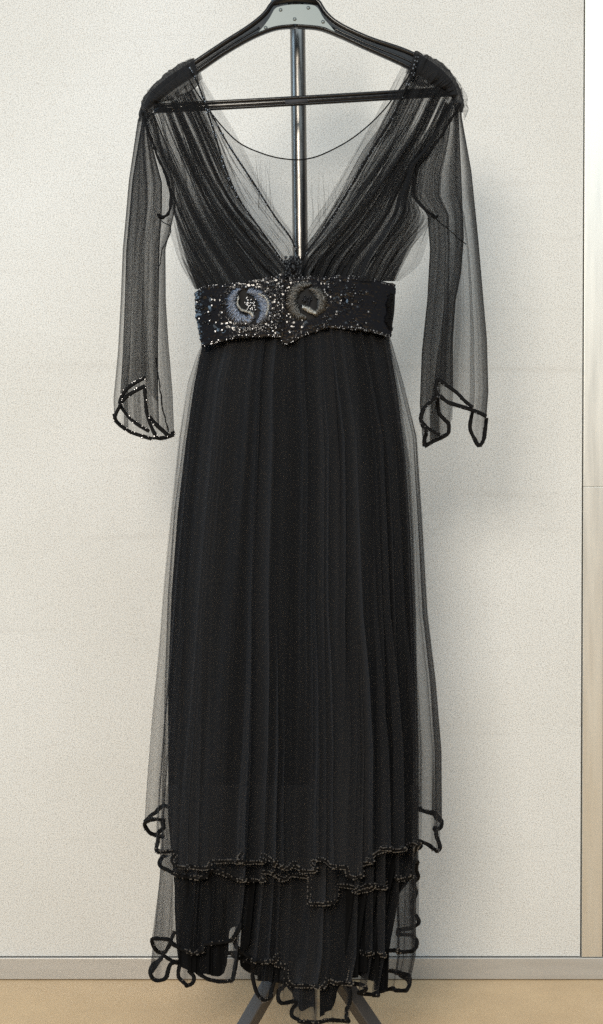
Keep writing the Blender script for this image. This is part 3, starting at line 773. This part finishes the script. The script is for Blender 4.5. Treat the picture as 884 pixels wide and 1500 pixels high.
SL_out = [(160, 208), (176, 202), (264, 189), (365, 180), (440, 177), (516, 173), (583, 166.5), (614, 167.5), (645, 168)]
SL_in = [(166, 226), (223, 240), (268, 256), (304, 258), (330, 252), (365, 243), (440, 243.5), (497, 247), (574, 253.5), (640, 256)]
fhL = [(168, 612), (171, 600), (176, 590), (185, 570), (200, 560), (213, 555), (216, 600), (222, 614), (233, 625), (246, 637), (256, 635)]
bhL = [(168, 614), (176, 622), (188, 631), (205, 638), (223, 643), (240, 640), (256, 635)]
stripL = (((0, .40, .24, 1.0), (0, .68, .46, 1.0)), ((0, .62, .50, 1.0), (0, .22, .12, 1.0)))
plain = (((0, 1.0), (0, 1.0)), ((0, 1.0), (0, 1.0)))
slv = empty('sleeve', W(215, 400, 0)); slv.parent = dress
for P, sgn in sleeve(SL_out, SL_in, fhL, bhL, stripL, M['net'], 121, .020, .018, False):
    cloth('sleeve_net', P, M['net_sleeve'], slv, gathers(P, 141 + sgn * 3, terms=((.75, 6, .8), (.45, 17, 1.3), (.25, 60, 3))))
SLi_out = [(165, 210), (264, 194), (365, 185), (440, 183), (516, 180), (583, 176), (640, 178)]
SLi_in = [(196, 219), (223, 226), (268, 238), (304, 238), (365, 234), (440, 233), (497, 232), (574, 232), (640, 234)]
for P, sgn in sleeve(SLi_out, SLi_in, [(178, 590), (190, 570), (213, 556), (220, 575), (232, 590)], [(178, 596), (190, 608), (215, 628), (232, 622)], plain, M['net_light'], 125, .013, .012, False):
    cloth('sleeve_underlayer', P, M['net_under'], slv, gathers(P, 161 + sgn * 3, terms=((.8, 5, .8), (.4, 14, 1.3), (.25, 50, 3))))
def px_trim(pts, d, par, seed, r=.0034, name='beaded_trim', dz=None, glint=.16):
    q = smooth_line(poly(pts, 140), 7)
    dd = np.full(140, d) if dz is None else np.linspace(d, dz, 140)
    return trim(WA(q[:, 0], q[:, 1], dd), M['bead'], par, r=r, name=name, seed=seed, glint=glint)
px_trim([(175, 592), (179, 580), (187, 569), (200, 560), (214, 553)], -.022, slv, 301, .0032)
px_trim([(176, 593), (186, 581), (198, 573), (213, 565)], -.023, slv, 302, .0032)
px_trim([(212, 565), (213, 583), (216, 608), (225, 632), (230, 641)], -.024, slv, 303, .0030)
px_trim([(168, 606), (169, 614), (178, 624), (190, 632), (206, 638), (223, 643)], .014, slv, 304, .0034)
px_trim([(175, 592), (188, 610), (202, 622), (219, 632)], -.012, slv, 305, .0028)
px_trim([(168, 612), (172, 602), (177, 594)], -.016, slv, 306, .0030)
px_trim([(219, 610), (227, 620), (238, 630), (248, 638), (255, 637)], -.016, slv, 307, .0034)
px_trim([(224, 641), (234, 642), (246, 640), (254, 636), (253, 632)], .010, slv, 308, .0036)
seam([(228, 524), (233, 555), (238, 593), (248, 633)], -.018, r=.0010, par=slv, sd=9, name='sleeve_seam')

SR_out = [(150, 676), (172, 677), (250, 691), (348, 701), (440, 709), (497, 714), (574, 716), (612, 713), (655, 712)]
SR_in = [(150, 652), (196, 634), (223, 620), (252, 604), (287, 602), (314, 626), (365, 630), (440, 626), (516, 618), (593, 615), (655, 620)]
fhR = [(713, 610), (703, 604), (693, 597), (668, 574), (650, 561), (641, 556), (638, 580), (623, 595), (617, 612), (616, 622)]
bhR = [(713, 614), (711, 630), (704, 652), (698, 648), (689, 628), (687, 600), (664, 598), (659, 622), (655, 636), (640, 644), (620, 655)]
stripR = (((0, .28, .20, 1.0), (0, .30, .22, .72, .60, 1.0)), ((0, .64, .44, 1.0), (0, .88, .70, 1.0)))
slr = empty('sleeve', W(665, 400, 0)); slr.parent = dress
for P, sgn in sleeve(SR_out, SR_in, fhR, bhR, stripR, M['net'], 131, .020, .018, True):
    cloth('sleeve_net', P, M['net_sleeve'], slr, gathers(P, 151 + sgn * 3, terms=((.75, 6, .8), (.45, 17, 1.3), (.25, 60, 3))))
SRi_out = [(160, 672), (250, 676), (348, 680), (400, 676), (440, 668), (497, 664), (574, 664), (655, 662)]
for P, sgn in sleeve(SRi_out, SR_in, [(664, 575), (650, 562), (641, 556), (638, 580), (623, 595), (616, 612)], [(662, 615), (655, 632), (640, 642), (620, 652)], plain, M['net_light'], 135, .013, .012, True):
    cloth('sleeve_underlayer', P, M['net_under'], slr, gathers(P, 171 + sgn * 3, terms=((.8, 5, .8), (.4, 14, 1.3), (.25, 50, 3))))
px_trim([(641, 555), (652, 563), (668, 574), (682, 588), (693, 597)], -.022, slr, 311, .0032)
px_trim([(645, 580), (656, 589), (668, 593), (687, 599), (701, 604), (713, 610)], -.023, slr, 312, .0034)
px_trim([(641, 555), (639, 566), (640, 578), (645, 580)], -.022, slr, 313, .0030)
px_trim([(641, 578), (632, 588), (623, 596), (617, 612), (620, 624), (626, 634)], -.020, slr, 314, .0034)
px_trim([(641, 583), (642, 596), (644, 606), (652, 615), (658, 622), (658, 632), (647, 641), (634, 647), (622, 654)], .012, slr, 315, .0034)
px_trim([(618, 618), (628, 628), (645, 637)], -.010, slr, 316, .0030)
px_trim([(622, 654), (622, 645), (625, 634)], .006, slr, 317, .0034)
px_trim([(693, 602), (690, 615), (689, 628), (695, 642), (702, 653), (708, 646), (711, 630), (713, 612)], .008, slr, 318, .0034)
bpy.context.view_layer.update()

# --- waistband
belt = None
def belt_fn(top, bot, dmax):
    T, B = np.array(top, float), np.array(bot, float)
    def f(s, t):
        x0, x1 = T[0, 0], T[-1, 0]
        x = x0 + (x1 - x0) * s
        xt = x
        xb = B[0, 0] + (B[-1, 0] - B[0, 0]) * s
        yt = np.interp(xt, T[:, 0], T[:, 1]); yb = np.interp(xb, B[:, 0], B[:, 1])
        X = xt * (1 - t) + xb * t; Y = yt * (1 - t) + yb * t
        return X, Y
    return f
def bdepth(X, extra=0.0):
    q = np.clip((X - 432) / 152.0, -1, 1)
    return -(0.006 + .046 * np.sqrt(np.clip(1 - q * q, 0, 1)) + extra)
def band(top, bot, extra, name):
    f = belt_fn(top, bot, 0)
    nu, nv = 90, 24
    s, t = np.meshgrid(np.linspace(0, 1, nu), np.linspace(0, 1, nv))
    X, Y = f(s, t)
    bul = 2.5 * np.sin(np.pi * t)
    X = X + np.where(s < .5, -1, 1) * bul * (np.abs(2 * s - 1) ** 6)
    D = bdepth(X, extra) - .002 * vn(s * 9, t * 3, 5)
    P = WA(X, Y, D)
    nb = P.shape[0] * P.shape[1]
    Pb = WA(X, Y, D + .0025)
    V = np.concatenate([P.reshape(-1, 3), Pb.reshape(-1, 3)])
    F = [grid_faces(nv, nu), grid_faces(nv, nu, off=nb)[:, ::-1]]
    ring = np.concatenate([np.arange(nu), np.arange(1, nv) * nu + nu - 1, (nv - 1) * nu + np.arange(nu - 2, -1, -1), np.arange(nv - 2, 0, -1) * nu])
    r2 = np.roll(ring, -1)
    F.append(np.stack([ring, ring + nb, r2 + nb, r2], -1))
    o = link(name, mesh_np(name, V, F), M['band'], dress)
    return o, f
topA = [(286, 430), (300, 421), (330, 418), (370, 413), (395, 408), (414, 403)]
botA = [(296, 507), (312, 502), (345, 494), (380, 492), (412, 492)]
topB = [(404, 412), (430, 409), (455, 406), (480, 407), (500, 405), (540, 409), (562, 414), (579, 418)]
botB = [(412, 500), (420, 503), (440, 492), (462, 485), (478, 478), (510, 481), (540, 484), (572, 493)]
wbL, fA = band(topA, botA, .006, 'waistband'); wbR, fB = band(topB, botB, 0.0, 'waistband')
def hexdisc():
    V = [(0, 0, .10)] + [(math.cos(a), math.sin(a), 0) for a in np.arange(7) / 7 * 2 * math.pi]
    F = [(0, 1 + i, 1 + (i + 1) % 7) for i in range(7)]
    return np.array(V, float), np.array(F)
HD = hexdisc()
def rot_from(nrm, spin):
    n = nrm / np.linalg.norm(nrm, axis=1)[:, None]
    up = np.tile(np.array([0, 0, 1.0]), (len(n), 1))
    a = np.cross(up, n); a /= np.linalg.norm(a, axis=1)[:, None] + 1e-9
    b = np.cross(n, a)
    c, s = np.cos(spin)[:, None], np.sin(spin)[:, None]
    return np.stack([a * c + b * s, -a * s + b * c, n], -1)
def sequin_field(f, ncol, nrow, seed, extra, par, skip):
    g = np.random.default_rng(seed)
    s, t = np.meshgrid((np.arange(ncol) + .5) / ncol, (np.arange(nrow) + .5) / nrow)
    s = s + (np.arange(nrow)[:, None] % 2) * .5 / ncol
    s = (s + g.normal(0, .15 / ncol, s.shape)).ravel().clip(.005, .995); t = (t + .010 * vn(s * 30, t * 4, seed).reshape(t.shape) if False else t).ravel()
    X, Y = f(s, t)
    X = X + np.where(s < .5, -1, 1) * 2.5 * np.sin(np.pi * t) * (np.abs(2 * s - 1) ** 6)
    keep = np.array([not any(((x - c[0]) / c[2]) ** 2 + ((y - c[1]) / c[3]) ** 2 < 1 for c in skip) for x, y in zip(X, Y)])
    X, Y = X[keep], Y[keep]
    D = bdepth(X, extra + .0016 + .0012 * g.random(len(X)))
    q = np.clip((X - 432) / 152, -.97, .97)
    zone = .5 + .5 * vn(X * .028, Y * .036, seed)
    spots = ((358, 484, 20, 7, 1), (402, 412, 8, 8, 1), (402, 482, 9, 10, 1), (308, 445, 10, 22, .35), (478, 430, 9, 18, .9), (506, 446, 17, 20, .8), (490, 411, 26, 5, .8),
             (530, 476, 18, 6, .7), (440, 478, 26, 8, .45), (398, 448, 6, 22, .5), (330, 478, 14, 10, .4), (545, 425, 20, 10, .25))  # hand-placed glint zones for bright beads and tilted sequins
    zone = np.maximum.reduce([k_ * np.exp(-((X - a_) / b_) ** 2 - ((Y - c_) / d_) ** 2) for a_, c_, b_, d_, k_ in spots])
    til = .05 + .55 * np.sqrt(zone) * (g.random(len(X)) < .06 + .40 * zone)
    nr = np.stack([q * .22 / np.sqrt(1 - q * q) + g.normal(0, 1, len(X)) * til, -np.ones(len(X)), -.15 + g.normal(0, 1, len(X)) * til], -1)
    big = 1 + .35 * (vn(X * .06, Y * .06, seed + 3) > .45)
    V, F = scatter(HD, WA(X, Y, D), 0.0034 * big * (1 + .1 * g.standard_normal(len(X))), rot_from(nr, g.random(len(X)) * 6.28))
    o = link('sequins', mesh_np('sequins', V, F, False), M['sequin'], par); tag(o, kind='stuff')
    # painted glints: bright grey beads gathered in the spots, then plain jet beads
    m = (vn(X * .05, Y * .06, seed + 7) > .05) & (g.random(len(X)) < .22)
    m2 = g.random(len(X)) < .20 * zone + .015
    V, F = scatter((BV, BF), WA(X[m2], Y[m2], D[m2] - .0024), .0016 * (1 + .5 * g.random(m2.sum())))
    o = link('glint_beads', mesh_np('glint_beads', V, F, False), M['bead'], par); tag(o, kind='stuff')
    V, F = scatter((BV, BF), WA(X[m], Y[m], D[m] - .0022), .0017)
    o = link('beads', mesh_np('beads', V, F), M['jet'], par); tag(o, kind='stuff')
sequin_field(fA, 38, 19, 401, .006, wbL, [(366, 448, 27, 27)])
sequin_field(fB, 48, 18, 403, 0, wbR, [(448, 443, 25, 27), (574, 455, 9, 26)])
def belt_edges(top, bot, extra, par, sd):
    for pts, k in ((top, 0), (bot, 1)):
        q = poly(pts, 120)
        trim(WA(q[:, 0], q[:, 1], bdepth(q[:, 0], extra + .001)), M['bead'], par, r=.0017, name='beaded_edge', seed=sd + k, glint=.45)
belt_edges(topA, botA, .006, wbL, 411); belt_edges(topB, botB, 0, wbR, 413)
px_trim([(412, 404), (411, 430), (412, 460), (412, 492)], -.060, wbL, 415, .0018, name='beaded_edge')

# swirl motifs: bullion strands laid across a comma-shaped path
def comma(path, width, extra, mat, par, seed, lean=.5, n=90):
    cx, cy = ((366, 447) if path[0][0] < 410 else ((448, 441) if path[0][0] < 500 else path[1]))
    path = [(cx + (a - cx) * 1.10, cy + (b - cy) * 1.08) for a, b in path]
    g = np.random.default_rng(seed)
    q = poly(path, n)[:, :2]
    tx = np.gradient(q, axis=0); tx /= np.linalg.norm(tx, axis=1)[:, None]
    nx = np.stack([-tx[:, 1], tx[:, 0]], -1)
    u = np.linspace(0, 1, n)
    wd = np.interp(u, [w_[0] for w_ in width], [w_[1] for w_ in width])
    parts = []
    for i in range(n):
        for rep in range(2):
            w_ = wd[i] * (1 + .12 * g.standard_normal())
            c = q[i] + g.normal(0, .4, 2)
            dirv = nx[i] + tx[i] * (lean + .18 * g.standard_normal()); dirv /= np.linalg.norm(dirv)
            off = g.uniform(-.5, .5) * w_ * (.5 if rep else 0)
            ln = w_ * (.5 if rep else 1.0)
            pts = []
            for a in np.linspace(-.5, .5, 6):
                p_ = c + dirv * (a * ln + off)
                h = .0030 * math.cos(a * 2.6) + (.0012 if rep else 0) + .0004 * g.standard_normal()
                pts.append(W(p_[0], p_[1], float(bdepth(p_[0], extra)) - .0015 - h))
            parts.append(tube_np(pts, .00062, 5))
    V, F = join(parts)
    return link('bullion_coil', mesh_np('bullion_coil', V, F), mat, par)
def motif_root(name, px, py, par):
    o = bpy.data.objects.new(name, None)
    return o
comma([(352, 425), (344, 433), (341, 445), (344, 456), (352, 464), (362, 466), (370, 461)], [(0, 7), (.3, 16), (.6, 21), (.85, 17), (1, 10)], .007, M['silver'], wbL, 421)
comma([(364, 428), (374, 430), (383, 438), (387, 449), (384, 461), (376, 471)], [(0, 8), (.35, 18), (.6, 20), (.85, 14), (1, 5)], .007, M['silver'], wbL, 423, lean=-.5)
comma([(378, 431), (388, 438), (391, 449), (388, 460)], [(0, 2), (.5, 4), (1, 2)], .009, M['pale'], wbL, 425, n=50)
comma([(351, 436), (350, 446), (355, 453), (364, 456), (370, 460)], [(0, 2), (.5, 3), (.8, 4), (1, 9)], .009, M['pale'], wbL, 427, n=50)
comma([(455, 418), (444, 419), (434, 426), (429, 438), (431, 450), (438, 459), (448, 463)], [(0, 5), (.3, 17), (.6, 20), (.85, 16), (1, 7)], .001, M['pewter'], wbR, 429)
comma([(454, 424), (464, 428), (470, 438), (468, 450), (460, 459)], [(0, 6), (.4, 17), (.7, 15), (1, 6)], .001, M['pewter'], wbR, 431, lean=-.5)
comma([(444, 449), (452, 453), (461, 457)], [(0, 5), (.5, 9), (1, 5)], .003, M['pale'], wbR, 433, n=36)
comma([(575, 434), (571, 444), (572, 456)], [(0, 4), (.5, 10), (1, 5)], .003, M['cord'], wbR, 435, n=40)
comma([(574, 457), (569, 466), (573, 480)], [(0, 5), (.5, 10), (1, 5)], .003, M['cord'], wbR, 437, n=40)
# bead clusters in the heart of the swirls
for (cx, cy, sx, sy, ex, par, sd, cnt) in ((367, 446, 9, 9, .009, wbL, 441, 70), (450, 440, 7, 8, .003, wbR, 443, 40), (368, 481, 22, 5, .008, wbL, 445, 90), (402, 424, 8, 12, .008, wbL, 446, 60), (398, 470, 9, 12, .008, wbL, 447, 80), (500, 440, 26, 22, .002, wbR, 448, 110)):
    g = np.random.default_rng(sd)
    X = cx + sx * g.normal(0, .6, cnt); Y = cy + sy * g.normal(0, .6, cnt)
    X, Y = X[:cnt // 2], Y[:cnt // 2]; V, F = scatter((BV, BF), WA(X, Y, bdepth(X, ex + .001)), .0014 * (1 + .3 * g.random(len(X))))
    o = link('bead_cluster', mesh_np('bead_cluster', V, F, False), M['bead'] if ex == .009 else M['sequin'], par); tag(o, kind='stuff')
# knot of jet beads where the neckline crosses
g = np.random.default_rng(450)
cnt = 260
X = 430 + 11 * np.clip(g.normal(0, .5, cnt), -1, 1); Y = 394 + 17 * np.clip(g.normal(0, .5, cnt), -1, 1)
r_ = np.sqrt(((X - 430) / 13) ** 2 + ((Y - 392) / 22) ** 2)
V1 = scatter((BV, BF), WA(X, Y, -.046 - .012 * np.clip(1 - r_, 0, 1) - .004 * g.random(cnt)), .0022 * (1 + .4 * g.random(cnt)))
V, F = join([V1] + [tube_np([W(430 + 9 * math.cos(a), 392 + 15 * math.sin(a), -.048), W(430 + 3 * math.cos(a + .9), 392 + 6 * math.sin(a + .9), -.060), W(430, 392, -.052)], .0032, 6) for a in np.linspace(0, 6.28, 9)[:-1]])
link('bead_knot', mesh_np('bead_knot', V, F, False), M['jet'], dress)
adopt(dress)
for s_ in (slv, slr):
    s_.matrix_parent_inverse = dress.matrix_world.inverted()
    bpy.context.view_layer.update()
    adopt(s_)
